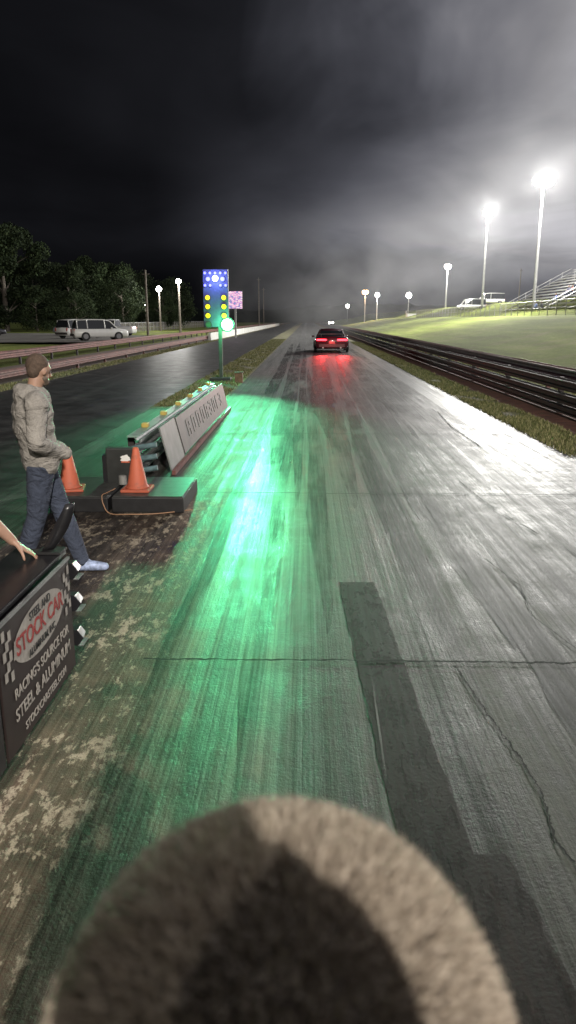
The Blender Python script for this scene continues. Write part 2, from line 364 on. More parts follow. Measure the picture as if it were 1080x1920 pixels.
# near barrier with sponsor banner
e=top('sponsor_barrier',(-1.40,0,0),'black barrier with stock car steel sponsor banner','barrier')
wbeam(.60,.27,-1.5,4.06,-.06,1).obj('beam',BLKG,e); wbeam(.27,.25,-1.5,4.06,-.06,1).obj('beam',BLKG,e)
b=B(); b.box((-.14,1.3,.745),(.30,5.55,.03)); b.obj('top_plate',BLKG,e,bevel=.008)
b=B(); b.box((-.2,1.3,.36),(.10,5.4,.70)); b.obj('core',BLK,e)
b=B(); b.box((.035,3.49,.395),(.012,1.02,.66)); b.obj('banner',simple('banner_black',(.020,.013,.012),.5,.3,6),e,bevel=.002)
b=B(); b.box((.035,1.9,.395),(.012,2.1,.66)); b.obj('banner',BLK,e,bevel=.002)
b=B(); b.box((.040,3.49,.727),(.016,1.04,.014)); b.obj('edge_trim',STEEL,e)
for zc in (.20,.42,.62):
    b=B(); b.loft([[(-.12,4.06,zc-.05),(.04,4.07,zc-.05),(.075,4.07,zc+.0),(.04,4.07,zc+.05),(-.12,4.07,zc+.05)],[(-.12,4.17,zc-.04),(.03,4.17,zc-.04),(.06,4.17,zc),(.03,4.17,zc+.04),(-.12,4.17,zc+.04)]]); b.obj('end_bracket',BLKG,e,bevel=.004)
    b=B(); b.box((.055,4.12,zc-.046),(.03,.11,.006)); b.obj('bracket_edge',STEEL,e)
R=(math.pi/2,0,math.pi/2); bx=.044
b=B(); n=48; b.poly([(bx,3.50+.36*math.cos(i*2*math.pi/n),.54+.135*math.sin(i*2*math.pi/n)) for i in range(n)]); b.obj('logo_oval',CREAM,e)
b=B(); b.poly([(bx+.002,3.13,.505),(bx+.002,3.87,.505),(bx+.002,3.85,.595),(bx+.002,3.15,.595)]); b.obj('logo_band',CREAM,e)
textobj('STOCK CAR',.125,RED,e,(bx+.005,3.50,.548),R,sx=.98)
textobj('STEEL AND',.06,BLK,e,(bx+.005,3.50,.632),R)
textobj('ALUMINUM, INC',.052,BLK,e,(bx+.005,3.50,.455),R)
textobj("RACING'S SOURCE FOR",.075,CREAM,e,(bx+.003,3.50,.34),R)
textobj('STEEL & ALUMINUM',.092,CREAM,e,(bx+.003,3.50,.235),R)
textobj('STOCKCARSTEEL.COM',.06,CREAM,e,(bx+.003,3.50,.13),R)
for sy in (-1,1):
    b=B()
    for i in range(3):
        for j in range(5):
            if (i+j)%2==0:
                y0=3.50+sy*(.395+i*.035); z0=.42+j*.05+i*.012
                b.poly([(bx+.001,y0-.0175,z0),(bx+.001,y0+.0175,z0),(bx+.001,y0+.0175,z0+.05),(bx+.001,y0-.0175,z0+.05)])
    b.obj('checkered_flag',CREAM,e)
# black flap on end of barrier
e2=top('rubber_flap',(-1.45,3.98,.762),'curved black rubber flap fixed upright on barrier end','flap')
rings=[]
for i in range(9):
    zz=i*.036; w=.035+.035*math.sin(math.pi*min(1,(i+1)/9)); xo=-.03+.06*math.sin(i*.2)+.012*i
    rings.append([(xo-w*.5,-.01,zz),(xo+w*.6,.03,zz),(xo+w*.6,.04,zz),(xo-w*.5,.003,zz)])
B().loft(rings).obj('flap_sheet',BLKG,e2,smooth=True)
B().box((0.0,.02,.008),(.14,.12,.016)).obj('foot_plate',BLK,e2,bevel=.003)

# ------------------------------------------------------------------ cone boxes, cones, control box
MATD=simple('mat_dark',(.04,.042,.04),.4,.5,14)
for (x0,x1,lab) in [(-2.12,-1.33,'long black platform box with orange cone on it'),(-2.80,-2.16,'black platform box beside cable with orange cone on it')]:
    e=top('platform_box',((x0+x1)/2,8.32,0),lab,'platform',0,'platform boxes by the barrier')
    B().box((0,0,.085),(x1-x0,1.05,.17)).obj('box_body',BLK,e,bevel=.012)
    B().box((0,0,.176),(x1-x0-.03,1.02,.012)).obj('top_mat',MATD,e)
k=N('cone_orange'); o_=k.obj(); f1=k.noise(o_,9,6,.7); zz_=k.xyz(o_)[2]
k.col(k.mix(k.rng(f1,.50,.68,0,.6),k.mix(k.rng(zz_,.0,.5),(.40,.09,.045),(.55,.13,.065)),(.18,.08,.055))); k.rough(.65); ORG=k.m
first=None
for (cx_,cy_) in [(-1.90,8.12),(-2.67,8.12)]:
    if first is None:
        e=top('traffic_cone',(cx_,cy_,.183),'faded orange rubber traffic cone on a black platform','traffic cone',0,'cones on the platform boxes')
        b=B(); n=28
        prof=[(.135,.03),(.125,.045),(.112,.06),(.034,.47),(.026,.485),(.016,.48),(.014,.40)]
        b.loft([[(r*math.cos(i*2*math.pi/n),r*math.sin(i*2*math.pi/n),z) for i in range(n)] for r,z in prof]); b.obj('cone_body',ORG,e,smooth=True)
        B().box((0,0,.015),(.32,.32,.03)).obj('base',ORG,e,bevel=.01); first=e
    else: copytree(first,(cx_,cy_,.183),.2)
e=top('control_box',(-2.16,8.55,.183),'black electrical box with white emblem beside cones','control box')
B().box((0,0,.2),(.36,.14,.42)).obj('case',simple('box_dark',(.022,.024,.023),.45,.3,9),e,bevel=.012)
b=B(); b.poly([(.05+.055*math.cos(i*.3927)*(1+.25*math.sin(3*i)),-.074,.29+.045*math.sin(i*.3927)*(1+.2*math.cos(2*i))) for i in range(16)]); b.obj('emblem',WHITE,e)
b=B(); b.box((.05,-.0755,.252),(.10,.002,.018)); b.obj('emblem_base',ORG,e)
B().box((-.21,.02,.16),(.05,.1,.32)).obj('side_bracket',BLKG,e)
b=B(); b.cone((.02,-.13,.0),(.02,-.13,.10),.05,.045); b.obj('plug',simple('plug_grey',(.2,.2,.19),.6),e)
e=top('cable',(-2.2,7.9,0),'thin tan cable lying over the platform edge','cable')
pts=[Vector((.05,.2,.2)),Vector((.0,.0,.195)),Vector((-.02,-.10,.19)),Vector((.0,-.14,.10)),Vector((.08,-.19,.012)),Vector((.3,-.22,.012)),Vector((.6,-.18,.012)),Vector((.95,.0,.012))]
def crom(P,n=5):
    out=[]
    for i in range(len(P)-1):
        a=P[max(i-1,0)];b_=P[i];c_=P[i+1];d_=P[min(i+2,len(P)-1)]
        for j in range(n):
            t_=j/n; out.append(.5*((2*b_)+(c_-a)*t_+(2*a-5*b_+4*c_-d_)*t_*t_+(3*b_-a-3*c_+d_)*t_**3))
    return out+[P[-1]]
b=B(); pts=crom(pts)
for a,c in zip(pts[:-1],pts[1:]): b.cone(a,c,.006,.006,8)
b.obj('cable_run',simple('cable_tan',(.28,.16,.09),.6),e)

# wooden post box near tree
e=top('marker_box',(-2.25,25.0,0),'small brown wooden marker box on the median','box')
B().box((0,0,.16),(.26,.26,.32)).obj('box_body',simple('brown_wood',(.16,.10,.06),.8,.4,8),e,bevel=.01)
B().box((0,0,.34),(.30,.30,.03)).obj('lid',simple('brown_lid',(.10,.07,.05),.8),e)

# ------------------------------------------------------------------ starting tree
TX,TY=-3.03,25.6
e=top('starting_light_tree',(TX,TY,0),'drag racing starting light tree with blue, amber and green lamps','starting lights')
B().box((0.1,0,.06),(.7,.5,.12)).obj('base',BLK,e,bevel=.01)
B().box((.12,0,.95),(.12,.12,1.7)).obj('post',simple('post_dark',(.03,.032,.03),.6),e,bevel=.01)
B().box((.0,.02,2.72),(.84,.16,1.86)).obj('panel',simple('tree_panel',(.03,.035,.06),.5),e,bevel=.02)
AMB=emis('amber_lamp',(.9,.62,.0),1.1); BLU=emis('blue_lamp',(.12,.12,1),5); BLW=emis('blue_white_lamp',(.45,.5,1),14); GRNL=emis('green_lamp',(.25,1,.45),90); DK=simple('dark_lamp',(.03,.05,.03),.3)
def lamp(x,z,r,m,name):
    b=B(); b.cone((x,-.06,z),(x,-.10,z),r,r*.85,20); b.obj(name,m,e)
    b=B(); b.cone((x,-.05,z),(x,-.09,z),r*1.2,r*1.2,20); b.obj('bezel',BLK,e)
for z in (2.75,2.46,2.17):
    for x in (-.27,.27): lamp(x,z,.09,AMB,'amber_lamp')
lamp(.37,1.88,.20,GRNL,'green_lamp'); lamp(-.27,1.88,.10,DK,'unlit_lamp')  # green disc oversized so its shape carries the lamp's glare
for i in range(5): 
    lamp(-.34+i*.17,3.53,.05,BLU,'blue_lamp'); 
    if i in(0,1,3,4): lamp(-.34+i*.17,3.14,.05,BLU,'blue_lamp')
for s in(-1,1): lamp(s*.24,3.34,.08,BLU,'blue_lamp')
lamp(0,3.36,.11,BLW,'blue_lamp')
def plight(name,loc,p,c,r=.1,aim=None,cone=70):
    l=bpy.data.lights.new(name,'SPOT' if aim else 'POINT'); l.energy=p; l.color=c; l.shadow_soft_size=r
    o=bpy.data.objects.new(name,l); COL.objects.link(o); o.location=loc
    if aim:
        l.spot_size=math.radians(cone); l.spot_blend=.85
        o.rotation_euler=(Vector(aim)-Vector(loc)).to_track_quat('-Z','Y').to_euler()
    return o
plight('green_lamp_light',(TX+.37,TY-.30,1.88),9000,(.14,1,.42),.22,aim=(-.1,3.0,0),cone=40)
plight('green_lamp_glow',(TX+.37,TY-.45,1.88),200,(.10,1,.36),.1)
plight('blue_lamp_light',(TX,TY-.5,3.36),140,(.15,.2,1),.2)

# sign beyond the tree
e=top('lit_sign',(-8.2,88,0),'small lit white and pink sign board on post','sign')
B().box((0,0,1.6),(.2,.2,3.2)).obj('post',GREYP,e)
B().box((0,0,4.2),(1.7,.2,2.0)).obj('frame',simple('frame_dark',(.05,.05,.05),.5),e,bevel=.02)
k=N('sign_face'); v=k.n('ShaderNodeTexVoronoi'); k.l(k.sc(k.obj(),(2,1,4)),v.inputs['Vector']); v.inputs['Scale'].default_value=2
cc=k.ramp(v.outputs['Distance'],[(.2,(1,.95,1)),(.45,(.9,.35,.6)),(.7,(.2,.25,.5))]); k.col(cc); k.v(k.b.inputs['Emission Color'],cc); k.b.inputs['Emission Strength'].default_value=.8
B().box((0,-.11,4.2),(1.6,.02,1.9)).obj('face',k.m,e)

# ------------------------------------------------------------------ lamp poles
LAMPW=emis('lamp_white',(1,.97,.9),60); LAMPA=emis('lamp_amber',(1,.6,.25),30)
def tower(x,y,h,label,power,name='floodlight_pole',heads=2,col=(1,.98,.92),hs=.55,em=None,pm=None,r=.18):
    z0=tz(x,y); e=top(name,(x,y,z0),label,'light pole',0,'lit lamp poles around the drag strip')
    H=h-z0
    B().cone((0,0,0),(0,0,H),r,r*.6,12).obj('pole',pm or GREYP,e)
    b=B(); b.box((0,0,H-.1),(hs*heads*.8,.12,.12)); b.obj('crossarm',GREYP,e)
    for i in range(heads):
        xx=(i-(heads-1)/2)*hs*.6
        c=B(); c.ell((xx,-.15,H+.1+(.2*hs if i==1 and heads==3 else 0)),(hs*.5,hs*.32,hs*.5)); c.obj('lamp_head',em or LAMPW,e,smooth=True)  # heads enlarged to stand in for the bloom around them
    if power: plight('lamp_light',(x,y-.9,h+.1),power,col,.5)
    return e
tower(29.3,100,18.6,'tall grey pole with bright white floodlights above the grandstand',120000,heads=3,hs=1.2,r=.22)
tower(32.2,142,20.3,'tall grey pole with bright white floodlights by parked van',80000,heads=2,hs=1.1,r=.24)
tower(36,200,15,'grey pole with lit white floodlights near distant fence',40000,heads=2,hs=1.1,r=.22)
tower(31,235,9,'short pole with white lamp near small white building',0,heads=1,hs=1.6)
tower(17,225,9.6,'pole with amber lamp beyond the track',8000,heads=2,hs=1.1,em=LAMPA,col=(1,.6,.3))
tower(21,230,9.0,'pole with white lamp beyond the track',8000,heads=1,hs=1.3)
tower(17.5,330,7.5,'distant pole with small white lamp',0,heads=1,hs=1.4)
tower(-25,130,6.9,'wooden pole with white lamp by parking lot',4000,'street_lamp',1,hs=.9,pm=WOOD)
tower(-18.3,110,7.2,'wooden pole with white lamp near the return road',4000,'street_lamp',1,hs=.7,pm=WOOD)
tower(-38,180,5.2,'distant low pole with small white lamp',2000,'street_lamp',1,hs=.8,pm=WOOD)
def upole(x,y,h,r=.16):
    e=top('utility_pole',(x,y,tz(x,y)),'plain weathered wooden utility pole without lamp','utility pole',0,'utility poles by the strip')
    B().cone((0,0,0),(0,0,h),r,r*.7,10).obj('pole',WOOD,e); B().box((0,0,h-.5),(.9,.1,.1)).obj('crossarm',WOOD,e)
for a in [(-20.3,97,8),(-53,160,6.2),(-12.5,200,12.5),(-13.5,240,11.5),(52,190,9),(-60,120,6)]: upole(*a)
# lamps outside the frame: stands, starting area, and an added fill on the lot
plight('grandstand_flood',(25,42,18),12000,(1,.97,.95),.5)
plight('lot_fill',(-26,38,9),6000,(1,.93,.8),.4,aim=(-19,68,0),cone=60)  # unseen lamp added to brighten the parked vehicles
plight('starting_area_flood',(-1.2,-20,15.6),3500,(1,.93,.82),.2)
plight('starting_area_flood',(7.0,-23,17.5),54000,(1,.92,.82),.2)

# low lights at the end of the strip
e=top('distant_car',(9.5,300,0),'small vehicle with white headlights on','car')
B().box((0,0,.6),(1.8,4,.7)).box((0,.3,1.15),(1.5,2,.5)).obj('body',simple('farcar',(.1,.1,.1),.3),e,bevel=.1)
for s in(-1,1): B().ell((s*.6,-2.05,.75),(.35,.1,.25)).obj('headlight',LAMPW,e)

e=top('shed',(30.5,215,1.7),'small white metal shed by the distant fence','shed')
B().box((0,0,1),(5,4,2)).obj('wall',WHITE,e); 
b=B(); b.loft([[(-2.7,-2.2,2),(2.7,-2.2,2),(2.7,0,2.8),(-2.7,0,2.8)],[(-2.7,2.2,2),(2.7,2.2,2),(2.7,0.01,2.8),(-2.7,0.01,2.8)]],cap=False); b.obj('roof',GREYP,e)
B().box((.8,-2.02,.8),(.9,.04,1.6)).obj('door',DRAIL,e)
e=top('concrete_wall',(-9.6,75,0),'long pale concrete wall beside the opposite lane','wall')
b=B(); b.loft([[(-.15,0,0),(.15,0,0),(.10,0,.75),(-.10,0,.75)],[(-.15,190,0),(.15,190,0),(.10,190,.75),(-.10,190,.75)]]); b.obj('wall_body',simple('pale_concrete',(.5,.5,.47),.8,.15,.4),e)
# ------------------------------------------------------------------ vehicles
def vehicle(loc,rot,kind,paint,label,group=None,lights=False,nm='parked_car'):
    e=top(nm,loc,label,'car' if kind!='pickup' else 'pickup truck',rot,group)
    suv=kind in('suv','pickup','van'); L=4.7 if kind!='coupe' else 4.8; w=.95 if suv else .97
    zb=.28 if suv else .2; belt=1.05 if suv else .88; roof=1.78 if suv else 1.36
    if kind=='van': roof=2.1; L=5.4
    def ring(x,w,z0,z1,crown=.03):
        h=z1-z0; P=[(w*.86,z0),(w*.98,z0+h*.2),(w,z0+h*.5),(w*.97,z0+h*.85),(w*.86,z1)]
        return [(x,-a,c) for a,c in P]+[(x,0,z1+crown)]+[(x,a,c) for a,c in reversed(P)]+[(x,0,z0)]
    if suv: st=[(-L/2,.84,.42,.95),(-L/2+.12,.93,zb,1.03),(-1.2,w,zb,belt),(.2,w,zb,belt),(1.0,w,zb,belt),(L/2-.7,w*.97,zb,belt-.03),(L/2-.15,w*.92,zb,.92),(L/2,.8,.38,.78)]
    else: st=[(-L/2,.86,.34,.80),(-L/2+.10,.93,.24,.93),(-1.6,w,zb,.95),(-.9,w,zb,.93),(.4,w,zb,.90),(1.2,w,zb,.86),(L/2-.5,w*.95,zb,.76),(L/2-.1,w*.85,.24,.62),(L/2,.7,.3,.5)]
    B().loft([ring(*q) for q in st]).obj('body',paint,e,smooth=True)
    def cring(x,w0,w1,z0,z1): return [(x,-w0,z0),(x,-w1,z1),(x,0,z1+.02),(x,w1,z1),(x,w0,z0)]
    if kind=='suv': cs=[(-L/2+.12,.84,.80,belt-.05,belt+.1),(-L/2+.30,.86,.70,belt-.05,roof-.06),(-1.2,.88,.72,belt-.05,roof),(.3,.88,.72,belt-.05,roof-.02),(.75,.87,.70,belt-.05,roof-.12),(1.35,.84,.78,belt-.05,belt)]
    elif kind=='van': cs=[(-L/2+.1,.88,.80,belt-.05,roof-.05),(0,.9,.82,belt-.05,roof),(1.2,.9,.78,belt-.05,roof-.1),(1.9,.84,.78,belt-.05,belt)]
    elif kind=='pickup': cs=[(-.45,.86,.84,belt-.05,belt),(-.35,.86,.72,belt-.05,roof-.06),(.5,.88,.72,belt-.05,roof),(.85,.87,.70,belt-.05,roof-.1),(1.4,.84,.78,belt-.05,belt)]
    else: cs=[(-1.75,.78,.74,.85,.93),(-1.0,.80,.60,.85,1.28),(-.5,.82,.62,.85,roof),(.1,.82,.62,.85,roof-.02),(.45,.80,.6,.85,1.25),(1.15,.78,.74,.82,.88)]
    B().loft([cring(*q) for q in cs]).obj('window',GLASS,e)
    mid=[q for q in cs if q[4]>roof-.15]
    b=B(); b.loft([[(q[0],-q[2]*1.03,q[4]-.03),(q[0],-q[2]*.98,q[4]+.025),(q[0],0,q[4]+.05),(q[0],q[2]*.98,q[4]+.025),(q[0],q[2]*1.03,q[4]-.03)] for q in mid]); b.obj('roof',paint,e,smooth=True)
    for s in(-1,1):
        for q in (cs[1],cs[2],cs[-3]):
            B().cone((q[0],s*q[1]*1.01,q[3]+.03),(q[0]-.03,s*q[2]*1.02,q[4]-.02),.045,.035,6).obj('pillar',paint,e)
        B().cone((cs[-1][0],s*cs[-1][1]*.98,cs[-1][4]),(cs[-2][0],s*cs[-2][2]*1.02,cs[-2][4]),.04,.035,6).obj('pillar',paint,e)
    rw=.38 if suv else .34; TY_=simple('tyre',(.015,.015,.015),.8); RIM=simple('rim',(.3,.3,.31),.3,.1,5,.8)
    for ax in(-L/2+.95,L/2-.9):
        for s in(-1,1):
            t_=B(); t_.cone((ax,s*(w-.13),rw),(ax,s*(w+.015),rw),rw,rw*.96,24); wl=t_.obj('wheel',TY_,e)
            r_=B(); r_.cone((ax,s*(w+.0),rw),(ax,s*(w+.03),rw),rw*.62,rw*.55,16)
            for q in range(5):
                an=q*1.2566; r_.box((ax+math.cos(an)*rw*.3,s*(w+.03),rw+math.sin(an)*rw*.3),(rw*.5,.02,.05),Matrix.Rotation(-an,3,'Y'))
            r_.obj('rim',RIM,wl)
    tl=emis('tail_light',(1,.03,.05),7) if lights else simple('tail_red',(.35,.02,.02),.3)
    zt=.74 if not suv else .85
    for s in(-1,1):
        if kind=='coupe': B().box((-L/2-.0,s*.58,.76),(.06,.56,.10)).obj('tail_light',tl,e,bevel=.015)
        else: B().box((-L/2+.03,s*.76,zt),(.08,.14,.3)).obj('tail_light',tl,e,bevel=.02)
        B().box((L/2-.14,s*.62,.72 if suv else .58),(.14,.3,.14)).obj('headlight',simple('headlight_glass',(.7,.7,.72),.15),e,bevel=.02)
        B().box((.85,s*(w+.07),belt+.02),(.12,.16,.12)).obj('mirror',paint,e,bevel=.02)
    if kind=='coupe':
        B().box((-L/2-.03,0,.42),(.08,1.5,.22)).obj('bumper',simple('bumper_dark_red',(.06,.012,.016),.35),e,bevel=.03)
        B().box((-L/2-.045,0,.60),(.03,.34,.13)).obj('licence_plate',simple('plate_red',(.5,.12,.12),.5),e)
        b=B(); b.box((-L/2+.1,0,1.10),(.24,1.5,.03)); b.box((-L/2+.12,-.6,1.01),(.1,.03,.18)); b.box((-L/2+.12,.6,1.01),(.1,.03,.18)); b.obj('spoiler',BLKG,e)
        for s in(-1,1): 
            b=B(); b.cone((-L/2-.1,s*.5,.3),(-L/2+.1,s*.5,.3),.05,.05,12); b.obj('exhaust_tip',STEEL,e)
    if kind=='suv':
        B().box((-L/2+.0,0,.5),(.14,1.6,.2)).obj('bumper',DRAIL,e,bevel=.03)
    if kind=='pickup':
        B().box((-1.35,0,belt+.012),(1.6,1.5,.02)).obj('bed_cover',BLK,e)
    return e
DCAR=simple('car_black',(.018,.017,.022),.22,.1,3,coat=1); RCAR=simple('car_dark_red',(.065,.014,.022),.25,.1,3,coat=1)
rc=vehicle((1.60,50.5,0),math.pi/2,'coupe',RCAR,'dark red race coupe with lit red tail lights on track',None,True,'race_car'); rc.scale=(1.08,1.12,1.05)
for s in(-1,1): plight('tail_lamp_light',(1.60+s*.66,47.5,.76),1000,(1,.04,.04),.10,aim=(1.6+s*.5,25,0),cone=26)
plight('tail_glow_light',(1.6,46.9,.8),45,(1,.05,.06),.3)
WCAR=simple('car_white',(.62,.62,.60),.3,.05,3,coat=.6); SCAR=simple('car_silver',(.3,.31,.32),.3,.05,3,.3,coat=.5)
G='vehicles parked beside the strip'; zl=tz(-40,0)+.03
vehicle((-18.2,66.5,zl),math.radians(28),'suv',WCAR,'white sport utility vehicle parked on gravel beside the strip',G)
vehicle((-22.2,74,zl),math.radians(60),'suv',WCAR,'white sport utility vehicle parked beside another on gravel',G)
vehicle((-21.8,86,zl),math.radians(170),'pickup',WCAR,'white pickup truck parked on gravel near other cars',G)
vehicle((-27,88,zl),math.radians(170),'pickup',SCAR,'silver pickup truck parked on gravel',G)
for i,(a,b_) in enumerate([(-36,84),(-41,88),(-45,83),(-50,90)]): vehicle((a,b_,zl),math.radians(20+35*i),'suv' if i%2 else 'coupe',[DCAR,simple('car_red',(.12,.02,.02),.3)][i%2],['black coupe parked on dim gravel lot','dark red utility vehicle parked on dim gravel lot'][i%2],G)
vehicle((31.5,148,tz(31.5,150)),math.radians(175),'van',WCAR,'white passenger van parked near the grandstand fence',G)
vehicle((35.5,150,tz(35.5,150)),math.radians(175),'van',WCAR,'white passenger van parked near the grandstand fence',G)

# ------------------------------------------------------------------ grandstand & fence
z0=2.47
e=top('grandstand',(28.5,72,z0),'stepped aluminium grandstand with railings and spectators','grandstand')
ALU=simple('aluminium_bench',(.26,.26,.26),.5,.2,2,.3)
NR=11; GL=44
for i in range(NR):
    b=B(); b.box((1.0+i*.85,GL/2,.9+i*.48),(.32,GL,.05)); b.box((.6+i*.85,GL/2,.55+i*.48),(.5,GL,.04)); b.obj('bench',ALU,e)
b=B()
for j in range(10):
    y=1+j*4.66
    b.cone((.4,y,.4),(1+NR*.85,y,.4+NR*.48),.06,.06,6); b.cone((1+NR*.85,y,-1),(1+NR*.85,y,NR*.48+.4),.06,.06,6); b.cone((6,y,-1),(6,y,3.3),.06,.06,6)
b.obj('frame',DRAIL,e)
b=B()
for y in (.8,GL/2,GL-.8):
    b.cone((.4,y,1.4),(1+NR*.85,y,1.5+NR*.48),.04,.04,6); b.cone((.4,y,.95),(1+NR*.85,y,1.0+NR*.48),.03,.03,6)
    for i in range(0,NR+1,2): b.cone((.6+i*.85,y,.5+i*.48),(.6+i*.85,y,1.5+i*.48),.035,.035,6)
xx=1.2+NR*.85
for h in (.5,1.0,1.3): b.cone((xx,.8,h+NR*.48),(xx,GL-1,h+NR*.48),.04,.04,6)
for j in range(15): b.cone((xx,.8+j*2.95,NR*.48),(xx,.8+j*2.95,1.3+NR*.48),.04,.04,6)
b.obj('railing',GREYP,e)
k=N('chain_link'); k.col((.12,.11,.10)); k.rough(.6); p=k.pos(); x,y,z=k.xyz(p)
w1=k.ma('FRACT',k.ma('MULTIPLY',k.ma('ADD',y,z),6)); w2=k.ma('FRACT',k.ma('MULTIPLY',k.ma('SUBTRACT',y,z),6))
k.v(k.b.inputs['Alpha'],k.ma('MAXIMUM',k.ma('LESS_THAN',w1,.22),k.ma('LESS_THAN',w2,.22))); CL=k.m
def fence(x,y0,y1,h,lab):
    e=top('chain_link_fence',(x,y0,0),lab,'fence')
    n=int((y1-y0)/3); z=tz(x,0); f0=None
    for i in range(n+1):
        if f0 is None: f0=B().cone((0,0,z),(0,0,z+h),.05,.05,6).obj('post',GREYP,e)
        else: c=f0.copy(); COL.objects.link(c); c.parent=e; c.location=(0,i*3,0)
    e2=B(); e2.cone((0,0,z+h),(0,n*3,z+h),.035,.035,6); e2.obj('top_rail',GREYP,e)
    e2=B(); e2.cone((0,0,z+h*.5),(0,n*3,z+h*.5),.025,.025,6); e2.obj('middle_rail',GREYP,e)
    B().poly([(0.05,0,z),(0.05,n*3,z),(0.05,n*3,z+h),(0.05,0,z+h)]).obj('wire_mesh',CL,e)
fence(26.8,50,190,1.6,'long chain link fence in front of the grandstand')
fence(-27,110,200,1.4,'low chain link fence at edge of parking lot')

# ------------------------------------------------------------------ low wooded skyline
k=N('forest_hill'); p=k.pos(); a=k.noise(p,.03,6,.7); k.col(k.ramp(a,[(.35,(.010,.013,.011)),(.7,(.03,.036,.03))])); k.rough(1); k.b.inputs['Specular IOR Level'].default_value=0
def ridge(name,y,xs,hf,depth):
    V=[];F=[];n=len(xs)
    for i,x in enumerate(xs):
        h=hf(x); V+=[(x,y-depth,-5),(x,y-depth*.4,h*.55+random.uniform(-2,2)),(x,y,h),(x,y+depth*.5,-5)]
    for i in range(n-1):
        for j in range(3): F.append((4*i+j,4*i+4+j,4*i+5+j,4*i+1+j))
    struct(link(name,arrmesh(name,V,F),k.m))
def hf2(x): return 8.5+2.5*math.sin(x/90+.5)+1.0*math.sin(x/23)+random.uniform(-.8,.8)
ridge('wooded_hill',480,list(np.arange(-900,1100,4)),hf2,40)

# drifting tyre smoke and an added haze that gives the floodlights halos (density fades to nothing at the edges)
def puff(name,loc,rad,dens,an,nscale,nlo,nhi):
    k=N(name+'_volume'); k.t.nodes.remove(k.b)
    vs=k.n('ShaderNodeVolumeScatter'); vs.inputs['Anisotropy'].default_value=an; vs.inputs['Color'].default_value=(.97,.97,1,1)
    oc=k.obj(); ln=k.n('ShaderNodeVectorMath',operation='LENGTH'); k.l(oc,ln.inputs[0])
    f=k.ramp(ln.outputs['Value'],[(0,1),(.35,.75),(.7,.22),(1,0)],'EASE')
    nn=k.rng(k.noise(k.sc(oc,nscale),1,3,.6,.4),nlo,nhi)
    k.l(k.ma('MULTIPLY',k.ma('MULTIPLY',f,nn),dens),vs.inputs['Density']); k.l(vs.outputs[0],k.o.inputs['Volume'])
    o=B().ico((0,0,0),1,4).obj(name,k.m); o.location=loc; o.scale=rad; return struct(o,'stuff')
puff('tyre_smoke',(8,112,5.5),(24,56,13),.006,.2,(3.0,3.0,2.0),.35,.62)
puff('halo_mist',(31,122,20.5),(26,66,17),.0012,.3,(2.2,2.2,2.2),.30,.62)

# ------------------------------------------------------------------ trees
k=N('leaves'); r=k.n('ShaderNodeNewGeometry').outputs['Random Per Island']; q=k.noise(k.pos(),.35,3)
k.col(k.mix(1,k.ramp(r,[(0,(.014,.024,.010)),(.6,(.026,.040,.016)),(1,(.045,.06,.024))]),k.ramp(q,[(.35,.4),(.65,1.2)]),'MULTIPLY')); k.rough(.9); k.b.inputs['Specular IOR Level'].default_value=.2; LEAF=k.m
def treekind(h,cr,nl,seed,label):
    r_=np.random.default_rng(seed); rd=random.Random(seed)
    e=top('tree',(0,0,0),label,'tree',0,'trees behind the parking lot')
    b=B(); b.cone((0,0,-.2),(.1,0,h*.45),h*.028,h*.017,10); b.cone((.1,0,h*.43),(.0,.1,h*.85),h*.017,h*.005,8)
    cl=[]
    for i in range(30):
        a=rd.uniform(0,6.28); zz=h*rd.uniform(.14,.95); f=math.sin(math.pi*min(1,max(.18,(zz/h-.02)/1.05)))**.7; rr=cr*f*rd.uniform(.35,1)
        c=(rr*math.cos(a),rr*math.sin(a),zz); cl.append((c,cr*rd.uniform(.25,.45)))
        if i%2==0: b.cone((0,0,max(h*.1,zz-h*.18)),c,h*.008,h*.002,5)
    b.obj('trunk',WOOD,e)
    P=[];m=nl//len(cl)
    for c,rad in cl:
        dd=r_.normal(size=(m,3)); dd/=np.linalg.norm(dd,axis=1)[:,None]; dd*=(r_.random(m)**.45)[:,None]*rad*np.array([1,1,.75]); P.append(dd+np.array(c))
    P=np.concatenate(P); m=len(P); u=r_.normal(size=(m,3)); u/=np.linalg.norm(u,axis=1)[:,None]; v=np.cross(u,r_.normal(size=(m,3))); v/=np.linalg.norm(v,axis=1)[:,None]
    s=(.10+.14*r_.random(m))[:,None]*h/12
    V=np.stack([P-u*s,P+v*s*.6,P+u*s,P-v*s*.6],1).reshape(-1,3)
    link('crown',arrmesh('crown',V,np.arange(m*4).reshape(-1,4)),LEAF,e); return e
t1=treekind(17.5,6,18000,1,'tall leafy tree with dense uneven crown'); t2=treekind(12,5,13000,2,'round leafy tree at edge of lot'); t3=treekind(10,5.5,13000,3,'low broad leafy tree at edge of lot')
def place(tk,pl,first):
    for i,(x,y,s) in enumerate(pl):
        if i==0: o=tk; o.location=(x,y,tz(x,y))
        else: o=copytree(tk,(x,y,tz(x,y)),random.uniform(0,6))
        o.scale=(s,s,s)
place(t1,[(-46,116,.95),(-57,126,1.1),(-38,135,.68)],0)
place(t2,[(-38,122,.85),(-34,138,.95),(-43,150,1.1),(-27.5,146,.62),(-60,112,1.1)],0)
place(t3,[(-31,128,.8),(-34,112,.55),(-28,160,.95),(-38,165,1.1),(-50,140,1.1),(-42,118,.6),(-50,118,.7)],0)

